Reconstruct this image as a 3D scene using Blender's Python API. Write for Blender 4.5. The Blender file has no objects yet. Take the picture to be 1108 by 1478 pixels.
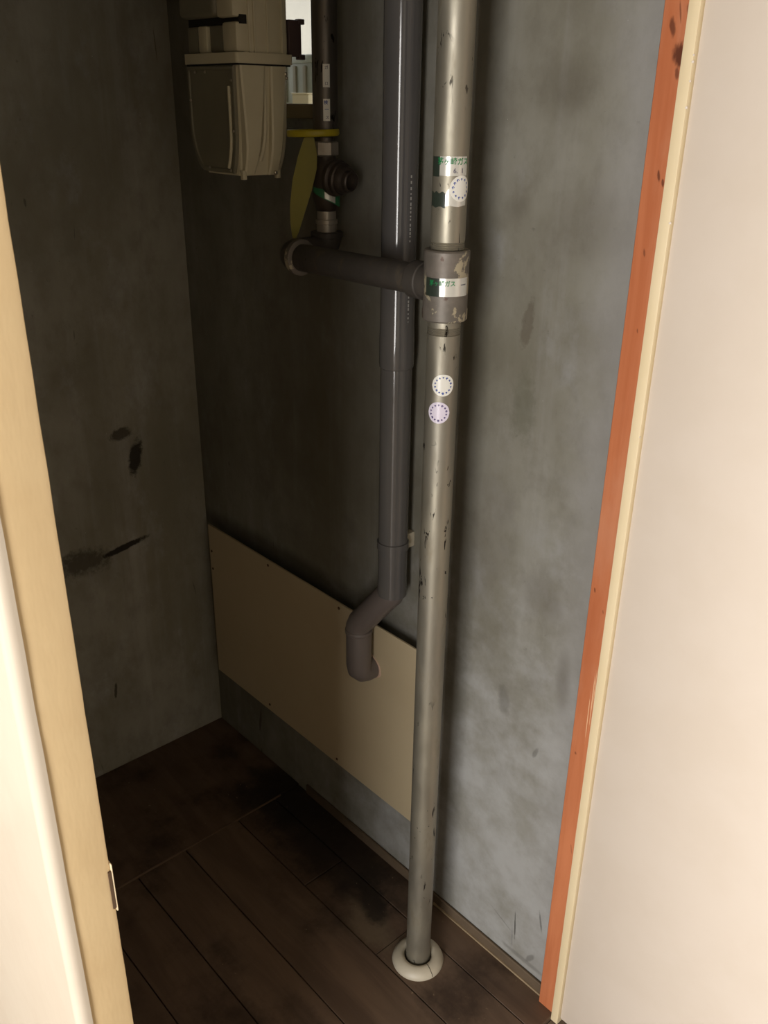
import bpy, bmesh, math, random
from mathutils import Vector, Matrix, noise
random.seed(7)
scene = bpy.context.scene
C = scene.collection

# ------------------------------------------------------------------ camera
cam_d = bpy.data.cameras.new('camera'); cam = bpy.data.objects.new('camera', cam_d); C.objects.link(cam)
_r = Vector((0.6714, 0.7409, 0.0133)); _d = Vector((0.3172, -0.2712, -0.9088)); _f = Vector((-0.6697, 0.6144, -0.4171))
cam.matrix_world = Matrix(((_r.x, -_d.x, -_f.x, 1.8267), (_r.y, -_d.y, -_f.y, -1.0597), (_r.z, -_d.z, -_f.z, 1.6), (0, 0, 0, 1)))
cam_d.sensor_fit = 'VERTICAL'; cam_d.sensor_height = 36.0; cam_d.lens = 1285.67 * 36.0 / 1478.0
cam_d.clip_start = 0.02; cam_d.clip_end = 60
scene.camera = cam

# ------------------------------------------------------------------ light
w = bpy.data.worlds.new('sky'); scene.world = w; w.use_nodes = True
w.node_tree.nodes['Background'].inputs[0].default_value = (0.95, 0.97, 1.0, 1)
w.node_tree.nodes['Background'].inputs[1].default_value = 1.4
# daylight entering by the room's big window (wall_window, y = -3.3)
ld = bpy.data.lights.new('window_daylight', 'AREA'); ld.shape = 'RECTANGLE'; ld.size = 1.3; ld.size_y = 1.95
ld.energy = 121; ld.color = (1.0, 0.965, 0.92)
lo = bpy.data.objects.new('window_daylight', ld); C.objects.link(lo)
lo.location = (2.60, -3.36, 1.05); lo.rotation_euler = (math.radians(90), 0, 0)   # -Z of the lamp points to +Y
ld2 = bpy.data.lights.new('second_window_daylight', 'AREA'); ld2.shape = 'RECTANGLE'; ld2.size = 1.2; ld2.size_y = 1.95
ld2.energy = 52; ld2.color = (1.0, 0.965, 0.92)
lo2 = bpy.data.objects.new('second_window_daylight', ld2); C.objects.link(lo2)
lo2.location = (0.75, -3.36, 1.05); lo2.rotation_euler = (math.radians(90), 0, 0)
vs = scene.view_settings
vs.view_transform = 'Standard'; vs.look = 'None'; vs.gamma = 1.0; vs.exposure = 0.0; vs.use_curve_mapping = False

# ------------------------------------------------------------------ materials
def srgb(r, g, b):
    f = lambda c: (c / 12.92 if c <= 0.04045 else ((c + 0.055) / 1.055) ** 2.4)
    return (f(r / 255), f(g / 255), f(b / 255), 1)

class M:
    """small node-tree writer"""
    def __init__(s, name, rough=0.6, metal=0.0, spec=0.5, color=None):
        s.m = bpy.data.materials.new(name); s.m.use_nodes = True
        s.n = s.m.node_tree.nodes; s.l = s.m.node_tree.links
        s.b = s.n['Principled BSDF']
        s.b.inputs['Roughness'].default_value = rough; s.b.inputs['Metallic'].default_value = metal
        s.b.inputs['Specular IOR Level'].default_value = spec
        if color: s.b.inputs['Base Color'].default_value = color
        s._co = None
    def co(s):
        if s._co is None: s._co = s.n.new('ShaderNodeTexCoord').outputs['Object']
        return s._co
    def set(s, sock, v):
        if hasattr(v, 'is_linked') or hasattr(v, 'links'): s.l.new(v, sock)
        else: sock.default_value = v
    def mapping(s, loc=(0, 0, 0), rot=(0, 0, 0), scale=(1, 1, 1), src=None):
        n = s.n.new('ShaderNodeMapping'); s.l.new(src or s.co(), n.inputs[0])
        n.inputs['Location'].default_value = loc; n.inputs['Rotation'].default_value = rot; n.inputs['Scale'].default_value = scale
        return n.outputs[0]
    def noise(s, scale, detail=4, rough=0.55, stretch=(1, 1, 1), distort=0.0, off=(0, 0, 0)):
        n = s.n.new('ShaderNodeTexNoise'); s.l.new(s.mapping(scale=stretch, loc=off), n.inputs['Vector'])
        n.inputs['Scale'].default_value = scale; n.inputs['Detail'].default_value = detail
        n.inputs['Roughness'].default_value = rough; n.inputs['Distortion'].default_value = distort
        return n.outputs['Fac']
    def ramp(s, fac, lo, hi, a=0.0, b=1.0):
        n = s.n.new('ShaderNodeMapRange'); n.interpolation_type = 'SMOOTHSTEP'
        s.set(n.inputs['Value'], fac); n.inputs['From Min'].default_value = lo; n.inputs['From Max'].default_value = hi
        n.inputs['To Min'].default_value = a; n.inputs['To Max'].default_value = b
        return n.outputs['Result']
    def math(s, op, a, b=0.0):
        n = s.n.new('ShaderNodeMath'); n.operation = op; s.set(n.inputs[0], a); s.set(n.inputs[1], b); return n.outputs[0]
    def mix(s, fac, a, b):
        n = s.n.new('ShaderNodeMix'); n.data_type = 'RGBA'; s.set(n.inputs[0], fac); s.set(n.inputs[6], a); s.set(n.inputs[7], b)
        return n.outputs[2]
    def blob(s, c, size, rot=(0, 0, 0), nz=None, k=0.6, edge=0.25):
        """1 inside an ellipsoid of half sizes `size` about c (ragged by noise nz)"""
        v = s.n.new('ShaderNodeVectorMath'); v.operation = 'SUBTRACT'; s.l.new(s.co(), v.inputs[0]); v.inputs[1].default_value = c
        r = s.n.new('ShaderNodeVectorRotate'); r.rotation_type = 'EULER_XYZ'; s.l.new(v.outputs[0], r.inputs['Vector']); r.inputs['Rotation'].default_value = rot
        d = s.n.new('ShaderNodeVectorMath'); d.operation = 'DIVIDE'; s.l.new(r.outputs[0], d.inputs[0]); d.inputs[1].default_value = size
        L = s.n.new('ShaderNodeVectorMath'); L.operation = 'LENGTH'; s.l.new(d.outputs[0], L.inputs[0])
        x = L.outputs['Value']
        if nz is not None: x = s.math('ADD', x, s.math('MULTIPLY', s.math('SUBTRACT', nz, 0.5), k * 2))
        return s.ramp(x, 1.0 - edge, 1.0 + edge, 1.0, 0.0)
    def base(s, c): s.l.new(c, s.b.inputs['Base Color'])
    def rough(s, v): s.set(s.b.inputs['Roughness'], v)
    def bump(s, h, strength=0.3, dist=0.002):
        n = s.n.new('ShaderNodeBump'); n.inputs['Strength'].default_value = strength; n.inputs['Distance'].default_value = dist
        s.set(n.inputs['Height'], h); s.l.new(n.outputs[0], s.b.inputs['Normal'])

def concrete(name, marks=None, tone=1.0, bands=True):
    m = M(name, rough=0.85, spec=0.25)
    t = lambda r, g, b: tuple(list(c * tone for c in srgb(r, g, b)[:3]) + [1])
    n1 = m.noise(3.2, 6, 0.6, (1, 1, 0.55)); n2 = m.noise(9, 6, 0.65, (1, 1, 0.6), off=(3, 1, 2)); n3 = m.noise(70, 3, 0.6)
    c = m.mix(m.ramp(n1, 0.33, 0.68), t(143, 138, 121), t(174, 171, 159))
    c = m.mix(m.ramp(n2, 0.52, 0.75, 0, 0.55), c, t(190, 190, 190))       # lime bloom, bluish
    c = m.mix(m.ramp(m.noise(5, 5, 0.6, (1, 1, 0.5), off=(7, 0, 4)), 0.58, 0.8, 0, 0.6), c, t(116, 106, 84))   # brown damp
    if bands:   # vertical trowel streaks
        c = m.mix(m.ramp(m.noise(16, 4, 0.6, (1, 1, 0.06)), 0.5, 0.72, 0, 0.28), c, t(196, 194, 190))
    c = m.mix(m.ramp(m.noise(17, 6, 0.7, (1, 1, 0.7), off=(1, 8, 3)), 0.42, 0.7, 0, 0.45), c, t(132, 126, 112))
    c = m.mix(m.ramp(n3, 0.66, 0.78, 0, 0.35), c, t(90, 84, 72))
    c = m.mix(m.ramp(m.noise(140, 2, 0.5, off=(4, 4, 4)), 0.77, 0.80, 0, 0.8), c, t(220, 216, 206))
    # a few hair scratches
    sc = m.noise(26, 2, 0.5, (1, 1, 0.16), distort=1.2, off=(2, 2, 9))
    c = m.mix(m.ramp(sc, 0.735, 0.76, 0, 0.6), c, t(84, 80, 74))
    if marks: c = marks(m, c, t)
    m.base(c)
    h = m.math('ADD', m.math('MULTIPLY', n2, 0.6), m.math('MULTIPLY', n3, 0.25))
    m.bump(h, 0.35, 0.004)
    return m.m

def back_marks(m, c, t):
    nz = m.noise(48, 5, 0.75, distort=.6); fine = m.noise(60, 4, 0.7, off=(1, 1, 1))
    dark = srgb(40, 34, 28); dark2 = srgb(66, 58, 46)
    R = math.radians
    c = m.mix(m.math('MULTIPLY', m.blob((0, -0.205, 0.903), (0.05, 0.026, 0.014), (R(-8), 0, 0), nz, 0.8), 0.8), c, dark2)
    c = m.mix(m.math('MULTIPLY', m.blob((0, -0.176, 0.838), (0.05, 0.016, 0.042), (R(14), 0, 0), nz, 0.8), 0.9), c, dark)
    c = m.mix(m.math('MULTIPLY', m.blob((0, -0.335, 0.616), (0.05, 0.060, 0.030), (R(6), 0, 0), fine, 1.1, 0.5), 0.75), c, dark2)
    c = m.mix(m.math('MULTIPLY', m.blob((0, -0.226, 0.622), (0.05, 0.058, 0.008), (R(-9), 0, 0), nz, 0.7), 0.95), c, dark)
    c = m.mix(m.math('MULTIPLY', m.blob((0, -0.298, 0.235), (0.05, 0.004, 0.022), (R(6), 0, 0), nz, 0.7), 0.8), c, dark2)
    return c
def right_marks_shade(m, c, t):
    nz = m.noise(11, 5, 0.65, off=(5, 0, 0)); fine = m.noise(50, 4, 0.7)
    c = m.mix(m.math('MULTIPLY', m.blob((0.38, 0, 0.64), (0.42, 0.1, 0.03), (0, 0, 0), nz, 0.3, 0.5), 0.5), c, t(60, 54, 44))  # painted shade band on the wall above the board's top edge
    c = m.mix(m.math('MULTIPLY', m.blob((0.55, 0, 1.2), (0.25, 0.1, 0.35), (0, 0, 0), nz, 0.8, 0.5), 0.35), c, t(110, 100, 80))
    c = m.mix(m.math('MULTIPLY', m.blob((0.985, 0, 1.30), (0.010, 0.1, 0.035), (0, math.radians(-8), 0), fine, 1.0), 0.5), c, t(110, 98, 82))
    c = m.mix(m.math('MULTIPLY', m.blob((0.99, 0, 1.17), (0.02, 0.1, 0.05), (0, 0, 0), fine, 1.0, .6), 0.4), c, t(105, 104, 82))
    c = m.mix(m.math('MULTIPLY', m.blob((1.07, 0, 0.085), (0.0022, 0.1, 0.03), (0, math.radians(4), 0), nz, 0.3), 0.8), c, t(70, 68, 66))
    c = m.mix(m.math('MULTIPLY', m.blob((1.15, 0, 1.2), (0.05, 0.1, 2.6), (0, 0, 0), nz, 1.2, .8), 0.45), c, t(196, 194, 194))
    c = m.mix(m.math('MULTIPLY', m.blob((1.0, 0, 0.15), (0.36, 0.1, 0.50), (0, 0, 0), nz, 1.2, .8), m.ramp(m.noise(8, 6, .65, off=(6, 1, 1)), .3, .65, .25, .95)), c, t(214, 214, 212))
    for (x, z, a, b, an, al) in ((1.075, 0.115, .0016, .034, 4, .85), (1.133, 0.175, .0022, .022, 12, .6), (1.118, 0.062, .005, .018, -30, .45), (1.04, 0.105, .026, .0016, -24, .35), (1.10, .045, .05, .006, 0, .35), (1.0, .62, .012, .03, 10, .3), (1.08, .55, .004, .012, -20, .4)):
        c = m.mix(m.math('MULTIPLY', m.blob((x, 0, z), (a, 0.1, b), (0, math.radians(an), 0), fine, 0.6, .4), al), c, t(92, 88, 82))
    for (x, z, a, b, al) in ((0.955, 1.47, .02, .02, .3), (1.06, .86, .03, .03, .3), (0.93, .93, .05, .12, .3), (1.12, .72, .012, .05, .35), (1.02, 1.62, .05, .03, .35), (1.07, 1.45, .06, .05, .25)):
        c = m.mix(m.math('MULTIPLY', m.blob((x, 0, z), (a, 0.1, b), (0, 0, 0), nz, 1.1, .7), al), c, t(104, 94, 80))
    return c
m_conc_r = concrete('concrete_right', right_marks_shade, 0.52)
m_conc_b = concrete('concrete_back', back_marks, 0.95)
m_conc = concrete('concrete_plain')

def paint(name, col, rough=0.45, var=0.06, col2=None, bump=0.12, spec=0.5):
    m = M(name, rough=rough, spec=spec)
    n = m.noise(7, 5, 0.6); n2 = m.noise(45, 3, 0.6, (1, 1, 0.3))
    c = m.mix(m.ramp(n, 0.35, 0.7, 0, 0.5), col, col2 or tuple([x * 0.88 for x in col[:3]] + [1]))
    m.base(c); m.bump(m.math('ADD', n2, m.math('MULTIPLY', n, 0.6)), bump, 0.002)
    return m.m
m_leaf = paint('door_paint', srgb(213, 200, 186), 0.42, col2=srgb(207, 193, 177), bump=0.03)
m_cream = paint('cream_gloss_paint', srgb(226, 208, 172), 0.5, col2=srgb(220, 200, 160), bump=0.15)
m_jamb = paint('jamb_cream_paint', srgb(226, 200, 156), 0.42, col2=srgb(214, 184, 138), bump=0.35)
m_plaster = paint('peach_plaster', srgb(204, 192, 175), 0.22, col2=srgb(198, 184, 166), bump=0.08)
m_room = paint('room_wall_paint', srgb(150, 144, 132), 0.8)
m_ceil = paint('ceiling_paint', srgb(150, 142, 128), 0.9)
m_roomfloor = paint('room_floor_vinyl', srgb(112, 96, 80), 0.5)
m_panel = paint('cream_board', srgb(186, 170, 140), 0.5, col2=srgb(178, 161, 131), bump=0.04)
m_white = paint('white_plastic', srgb(196, 188, 170), 0.45, col2=srgb(168, 158, 136), bump=0.2)
m_chip = M('bare_chip', 0.5, color=srgb(200, 170, 150)).m

def wood_red():
    m = M('raw_reddish_timber', rough=0.7, spec=0.3)
    g = m.noise(30, 5, 0.6, (1, 1, 0.05), distort=0.6); g2 = m.noise(6, 4, 0.6, (1, 1, 0.25))
    c = m.mix(m.ramp(g, 0.3, 0.7), srgb(172, 98, 60), srgb(196, 122, 82))
    c = m.mix(m.ramp(g2, 0.5, 0.8, 0, 0.5), c, srgb(158, 84, 52))
    c = m.mix(m.ramp(m.noise(11, 5, 0.65, (1, 1, 0.3), off=(3, 3, 3)), 0.5, 0.75, 0, 0.55), c, srgb(190, 130, 98))
    nz = m.noise(90, 4, 0.65, (1, 1, 0.5))
    for (x, z, a, b, al) in ((1.194, 1.656, .008, .0125, .95), (1.178, 1.685, .0035, .009, .8), (1.186, 1.70, .001, .010, .6),
                             (1.192, 1.637, .0025, .006, .7), (1.186, 1.523, .0015, .006, .8), (1.193, 1.515, .0015, .004, .8),
                             (1.180, 1.43, .0015, .005, .6), (1.196, 1.70, .002, .007, .6), (1.171, 0.93, .0012, .004, .8), (1.185, 1.33, .001, .003, .6),
                             (1.174, 0.62, .002, .003, .6), (1.190, 0.9, .001, .003, .5), (1.19, .42, .001, .01, .4)):
        c = m.mix(m.math('MULTIPLY', m.blob((x, -0.02, z), (a, 0.05, b), (0, math.radians(12), 0), nz, 0.9, .4), al), c, srgb(84, 40, 22))
    # pale paint scrapes
    for (x, z, a, b) in ((1.192, 0.735, .0008, .05), (1.188, 0.70, .0007, .04), (1.194, 0.765, .0006, .03), (1.196, 0.42, .0007, .06)):
        c = m.mix(m.math('MULTIPLY', m.blob((x, -0.02, z), (a, 0.05, b), (0, math.radians(0.8), 0), nz, 0.5, .4), .8), c, srgb(228, 190, 150))
    m.base(c); m.bump(g, 0.25, 0.002); return m.m
m_wood = wood_red()

def floor_wood():
    m = M('dirty_floorboard', rough=0.62, spec=0.35)
    oi = m.n.new('ShaderNodeObjectInfo').outputs['Random']
    g = m.noise(24, 5, 0.6, (0.12, 1, 1), distort=0.5); d = m.noise(5, 6, 0.65, off=(2, 5, 0))
    c = m.mix(m.ramp(g, 0.3, 0.7), srgb(90, 73, 60), srgb(112, 92, 75))
    c = m.mix(m.ramp(oi, 0.0, 1.0, 0, 0.3), c, srgb(78, 56, 42))
    c = m.mix(m.ramp(d, 0.46, 0.7, 0, 0.75), c, srgb(50, 37, 28))
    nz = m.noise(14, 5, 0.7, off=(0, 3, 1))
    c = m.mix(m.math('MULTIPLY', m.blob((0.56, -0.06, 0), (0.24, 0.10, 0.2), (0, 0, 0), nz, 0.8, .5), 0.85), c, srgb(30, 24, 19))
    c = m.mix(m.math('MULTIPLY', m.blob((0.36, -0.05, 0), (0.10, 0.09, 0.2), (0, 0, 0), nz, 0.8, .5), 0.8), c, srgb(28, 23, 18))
    c = m.mix(m.math('MULTIPLY', m.blob((0.80, -0.15, 0), (0.07, 0.035, 0.2), (0, 0, 0), nz, 1.0, .4), 0.7), c, srgb(120, 104, 84))
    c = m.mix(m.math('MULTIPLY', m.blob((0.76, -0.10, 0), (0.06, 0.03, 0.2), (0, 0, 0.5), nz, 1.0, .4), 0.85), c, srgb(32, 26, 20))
    sp = m.noise(90, 2, 0.5)
    c = m.mix(m.ramp(sp, 0.72, 0.78, 0, 0.6), c, srgb(140, 122, 98))
    m.base(c); m.bump(m.math('ADD', g, d), 0.3, 0.003)
    m.rough(m.ramp(d, 0.3, 0.7, 0.5, 0.75)); return m.m
m_floor = floor_wood()
m_sub = M('dark_underfloor', 0.9, color=srgb(26, 21, 17)).m
m_base = paint('dirty_mortar_fillet', srgb(96, 80, 62), 0.85, col2=srgb(46, 38, 30), bump=0.8)
m_lit_edge = paint('lit_board_edge', srgb(104, 82, 62), 0.6, col2=srgb(60, 46, 36))  # paler colour carries the light on the raised board edge
m_line = paint('pale_bead', srgb(150, 130, 102), 0.7, col2=srgb(92, 78, 60))

def galv(name, a, b, rough=0.4, metal=0.75, chips=0.63, zmix=True):
    m = M(name, rough=rough, metal=metal)
    n = m.noise(40, 4, 0.6, (1, 1, 0.3)); n2 = m.noise(7, 4, 0.6, (1, 1, 0.4))
    c = m.mix(m.ramp(n2, 0.35, 0.7), a, b)
    c = m.mix(m.ramp(n, 0.55, 0.75, 0, 0.35), c, srgb(120, 104, 76))
    ch = m.noise(95, 3, 0.6, (1, 1, 0.33), distort=0.7); big = m.noise(9, 3, 0.6, (1, 1, 0.8), off=(3, 3, 3))
    k = m.math('MULTIPLY', m.ramp(ch, chips, chips + 0.04), m.ramp(big, 0.45, 0.56))
    c = m.mix(k, c, srgb(34, 28, 22)); m.base(c)
    m.rough(m.ramp(n, 0.3, 0.7, rough - 0.06, rough + 0.12)); m.bump(ch, 0.08, 0.001)
    return m.m
m_galv = galv('galvanised_steel', srgb(158, 152, 136), srgb(144, 139, 127), 0.47, 0.72, 0.628)
m_galv2 = galv('dark_galvanised_steel', srgb(104, 98, 92), srgb(84, 78, 72), 0.38, 0.8)
m_branch = galv('grey_painted_steel', srgb(70, 65, 60), srgb(60, 55, 50), 0.55, 0.1, 0.70)
m_steel = galv('bright_steel', srgb(178, 170, 158), srgb(160, 152, 140), 0.4, 0.55, 0.75)
m_blackiron = galv('black_iron', srgb(62, 54, 48), srgb(80, 70, 62), 0.42, 0.5, 0.75)
def tee_mat():
    m = M('chipped_grey_iron', rough=0.5, metal=0.25)
    n = m.noise(26, 5, 0.6); k = m.noise(22, 5, 0.62, (1, 1, 0.8), distort=0.4, off=(4, 1, 2))
    c = m.mix(m.ramp(n, 0.35, 0.7), srgb(104, 98, 90), srgb(122, 114, 106))
    c = m.mix(m.ramp(k, 0.555, 0.575), c, srgb(168, 158, 134))
    c = m.mix(m.ramp(m.noise(30, 5, .6, off=(9, 9, 9)), 0.63, 0.68, 0, .8), c, srgb(82, 58, 46))
    m.base(c); m.bump(k, 0.25, 0.002); return m.m
m_tee = tee_mat()
def pvc():
    m = M('grey_pvc', rough=0.12, spec=0.6)
    n = m.noise(8, 5, 0.6, (1, 1, 0.4)); n2 = m.noise(60, 3, 0.6)
    c = m.mix(m.ramp(n, 0.35, 0.7), srgb(84, 82, 82), srgb(94, 91, 88)); m.base(c)
    m.rough(m.ramp(n2, 0.3, 0.7, 0.09, 0.14)); return m.m
m_pvc = pvc()
m_pvc2 = paint('grey_pvc_dull', srgb(104, 96, 92), 0.42, col2=srgb(92, 82, 78), bump=0.1)
m_meter = paint('meter_beige_paint', srgb(206, 198, 170), 0.45, col2=srgb(190, 180, 152), bump=0.1)
m_meter_shade = paint('meter_shaded_front', srgb(124, 119, 100), 0.5, col2=srgb(108, 103, 88), bump=0.1)  # darker copy of the meter paint, the front's shade put in the colour
m_gap = M('dark_gap', 0.9, color=srgb(30, 27, 23)).m
m_bracket = paint('purple_brown_steel', srgb(84, 68, 66), 0.5)
m_screw = M('screw_steel', 0.35, 0.8, color=srgb(190, 182, 165)).m
m_rust = M('rusty_screw', 0.7, 0.2, color=srgb(82, 56, 40)).m
m_sticker = M('white_sticker', 0.28, color=srgb(226, 224, 216)).m
m_silver = M('silver_sticker', 0.25, 0.35, color=srgb(214, 212, 204)).m
m_lilac = M('pale_lilac_sticker', 0.28, color=srgb(216, 208, 224)).m
m_green = M('green_print', 0.5, color=srgb(18, 120, 66)).m
m_dark_reflect = M('dark_reflection_film', 0.35, color=srgb(46, 54, 46)).m  # grey-green colour painting the dark reflection on the sticker ends
m_ink = M('grey_print', 0.5, color=srgb(92, 88, 104)).m
m_blue = M('blue_print', 0.5, color=srgb(52, 76, 150)).m
m_purple = M('purple_print', 0.5, color=srgb(66, 48, 110)).m
m_white_print = M('pale_print', 0.5, color=srgb(160, 158, 154)).m
m_grn_tape = M('green_sticker', 0.4, color=srgb(44, 108, 70)).m
m_yellow = paint('yellow_plastic', srgb(176, 160, 30), 0.4, col2=srgb(156, 142, 26), bump=0.05)
m_tag = paint('olive_yellow_tag', srgb(132, 124, 38), 0.5, col2=srgb(112, 104, 34), bump=0.05)
m_sill = paint('sill_wood', srgb(118, 102, 72), 0.6, col2=srgb(98, 84, 58))
m_glass = M('frosted_glass', 0.45, color=srgb(206, 214, 204)).m
m_glass.node_tree.nodes['Principled BSDF'].inputs['Transmission Weight'].default_value = 0.75
m_frost2 = M('clear_glass', 0.04, color=(1, 1, 1, 1)).m
m_frost2.node_tree.nodes['Principled BSDF'].inputs['Transmission Weight'].default_value = 1.0
m_out = paint('outside_white_wall', srgb(236, 228, 208), 0.8, col2=srgb(200, 194, 180))
m_tin = paint('grey_green_tin', srgb(150, 152, 132), 0.4)
m_tin2 = paint('olive_tin_rib', srgb(128, 118, 88), 0.5)
m_box = paint('cream_box_card', srgb(222, 208, 170), 0.6)
m_recess = M('bare_brown_recess', 0.8, color=srgb(92, 70, 50)).m
m_brass = M('strike_metal', 0.3, 0.8, color=srgb(196, 180, 150)).m

# ------------------------------------------------------------------ mesh helpers
def link(name, me, mat, parent=None, sharp=40):
    if mat is not None: me.materials.append(mat)
    for p in me.polygons: p.use_smooth = True
    try: me.set_sharp_from_angle(angle=math.radians(sharp))
    except Exception: pass
    o = bpy.data.objects.new(name, me); C.objects.link(o)
    if parent is not None: o.parent = parent
    return o
def pyd(name, v, f, mat, parent=None, sharp=40):
    me = bpy.data.meshes.new(name); me.from_pydata([tuple(x) for x in v], [], f); me.update()
    bm = bmesh.new(); bm.from_mesh(me); bmesh.ops.recalc_face_normals(bm, faces=bm.faces); bm.to_mesh(me); bm.free()
    return link(name, me, mat, parent, sharp)
def boxes(name, lst, mat, parent=None, bevel=0.0, segs=2):
    bm = bmesh.new()
    for (x0, x1, y0, y1, z0, z1) in lst:
        mt = Matrix.Translation(((x0 + x1) / 2, (y0 + y1) / 2, (z0 + z1) / 2)) @ Matrix.Diagonal((x1 - x0, y1 - y0, z1 - z0, 1))
        bmesh.ops.create_cube(bm, size=1, matrix=mt)
    if bevel: bmesh.ops.bevel(bm, geom=bm.edges[:], offset=bevel, segments=segs, affect='EDGES', profile=0.5)
    me = bpy.data.meshes.new(name); bm.to_mesh(me); bm.free()
    return link(name, me, mat, parent)
def box(name, b, mat, parent=None, bevel=0.0, segs=2): return boxes(name, [b], mat, parent, bevel, segs)
def frame(axis):
    z = Vector(axis).normalized(); x = z.orthogonal().normalized(); return x, z.cross(x), z
def lathe(name, prof, mat, parent=None, at=(0, 0, 0), axis=(0, 0, 1), seg=48, sharp=35, wob=None):
    """prof: list of (radius, height) along the axis, open ends closed when radius > 0"""
    ax, ay, az = frame(axis); at = Vector(at); v = []; f = []
    for (r, h) in prof:
        for i in range(seg):
            t = 2 * math.pi * i / seg
            rr = r * (1 + (wob(t, h) if wob else 0))
            v.append(at + az * h + ax * (rr * math.cos(t)) + ay * (rr * math.sin(t)))
    for k in range(len(prof) - 1):
        for i in range(seg):
            j = (i + 1) % seg; f.append((k * seg + i, k * seg + j, (k + 1) * seg + j, (k + 1) * seg + i))
    if prof[0] != prof[-1]:
        f.append(tuple(range(seg))[::-1]); f.append(tuple(range((len(prof) - 1) * seg, len(prof) * seg)))
    else:   # closed ring profile: weld
        pass
    me = bpy.data.meshes.new(name); me.from_pydata([tuple(x) for x in v], [], f); me.update()
    bm = bmesh.new(); bm.from_mesh(me); bmesh.ops.remove_doubles(bm, verts=bm.verts, dist=1e-6)
    bmesh.ops.recalc_face_normals(bm, faces=bm.faces); bm.to_mesh(me); bm.free()
    return link(name, me, mat, parent, sharp)
def tube(name, pts, rad, mat, parent=None, seg=32, closed=False, squash=None, sharp=50):
    pts = [Vector(p) for p in pts]; n = len(pts); rads = rad if isinstance(rad, (list, tuple)) else [rad] * n
    v = []; f = []; prev = None
    for i, p in enumerate(pts):
        a = pts[(i - 1) % n] if (closed or i > 0) else p; b = pts[(i + 1) % n] if (closed or i < n - 1) else p
        t = (b - a).normalized()
        if prev is None: u = t.orthogonal().normalized() if not squash else (Vector(squash[2]) - t * t.dot(Vector(squash[2]))).normalized()
        else: u = (prev - t * t.dot(prev)).normalized()
        prev = u; wv = t.cross(u)
        for k in range(seg):
            th = 2 * math.pi * k / seg
            su, sw = (squash[0], squash[1]) if squash else (1, 1)
            v.append(p + u * (rads[i] * su * math.cos(th)) + wv * (rads[i] * sw * math.sin(th)))
    for i in range(n if closed else n - 1):
        for k in range(seg):
            j = (k + 1) % seg; i2 = (i + 1) % n
            f.append((i * seg + k, i * seg + j, i2 * seg + j, i2 * seg + k))
    if not closed: f.append(tuple(range(seg))[::-1]); f.append(tuple(range((n - 1) * seg, n * seg)))
    return pyd(name, v, f, mat, parent, sharp)
def arc(c, a, b, n=10):
    """quarter arc around c from c+a to c+b"""
    c, a, b = Vector(c), Vector(a), Vector(b)
    return [c + a * math.cos(math.pi / 2 * i / n) + b * math.sin(math.pi / 2 * i / n) for i in range(n + 1)]
def cyl_patch(name, axis_xy, r, th0, th1, z0, z1, mat, parent, n=24, outline=None, thick=0.0003):
    """sticker wrapped on a vertical pipe. outline: list of (u,w) in 0..1 (None = rectangle); built as a thin shell"""
    v = []; f = []
    P = lambda t, z, q: (axis_xy[0] + (r + q) * math.cos(math.radians(t)), axis_xy[1] + (r + q) * math.sin(math.radians(t)), z)
    def span(i):
        u = i / n
        return outline(u) if outline else (0.0, 1.0)
    for i in range(n + 1):
        t = th0 + (th1 - th0) * i / n; a, b = span(i)
        za, zb = z0 + (z1 - z0) * a, z0 + (z1 - z0) * b
        v += [P(t, za, 0.0001), P(t, zb, 0.0001), P(t, za, thick), P(t, zb, thick)]
    for i in range(n):
        a = i * 4; b = a + 4
        f += [(a + 2, b + 2, b + 3, a + 3), (a, a + 1, b + 1, b), (a, b, b + 2, a + 2), (a + 1, a + 3, b + 3, b + 1)]
    f += [(0, 2, 3, 1), (n * 4, n * 4 + 1, n * 4 + 3, n * 4 + 2)]
    return pyd(name, v, f, mat, parent, 60)
round_outline = lambda u: (0.5 - math.sqrt(max(0.0004, 0.25 - (u - 0.5) ** 2)), 0.5 + math.sqrt(max(0.0004, 0.25 - (u - 0.5) ** 2)))
def cyl_text(name, txt, axis_xy, r, th_c, z_c, h, mat, parent, sx=1.0, extr=0.0002):
    """lettering bent round a vertical pipe, centred on angle th_c / height z_c"""
    cu = bpy.data.curves.new(name, 'FONT'); cu.body = txt; cu.size = h; cu.align_x = 'CENTER'; cu.align_y = 'CENTER'; cu.resolution_u = 3
    cu.offset = h * 0.016
    o = bpy.data.objects.new(name, cu); C.objects.link(o)
    bpy.context.view_layer.update()
    me = bpy.data.meshes.new_from_object(o.evaluated_get(bpy.context.evaluated_depsgraph_get()))
    C.objects.unlink(o); bpy.data.objects.remove(o); bpy.data.curves.remove(cu)
    me.name = name
    bm = bmesh.new(); bm.from_mesh(me); bmesh.ops.triangulate(bm, faces=bm.faces[:])
    for _ in range(4):   # short edges, so that flat strokes follow the pipe
        el = [e for e in bm.edges if e.calc_length() > h * 0.22]
        if not el: break
        bmesh.ops.subdivide_edges(bm, edges=el, cuts=1); bmesh.ops.triangulate(bm, faces=bm.faces[:])
    bm.to_mesh(me); bm.free()
    for v in me.vertices:
        t = math.radians(th_c) + v.co.x * sx / r
        v.co = (axis_xy[0] + (r + extr + 0.0002) * math.cos(t), axis_xy[1] + (r + extr + 0.0002) * math.sin(t), z_c + v.co.y)
    me.materials.clear()
    return link(name, me, mat, parent)
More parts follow.
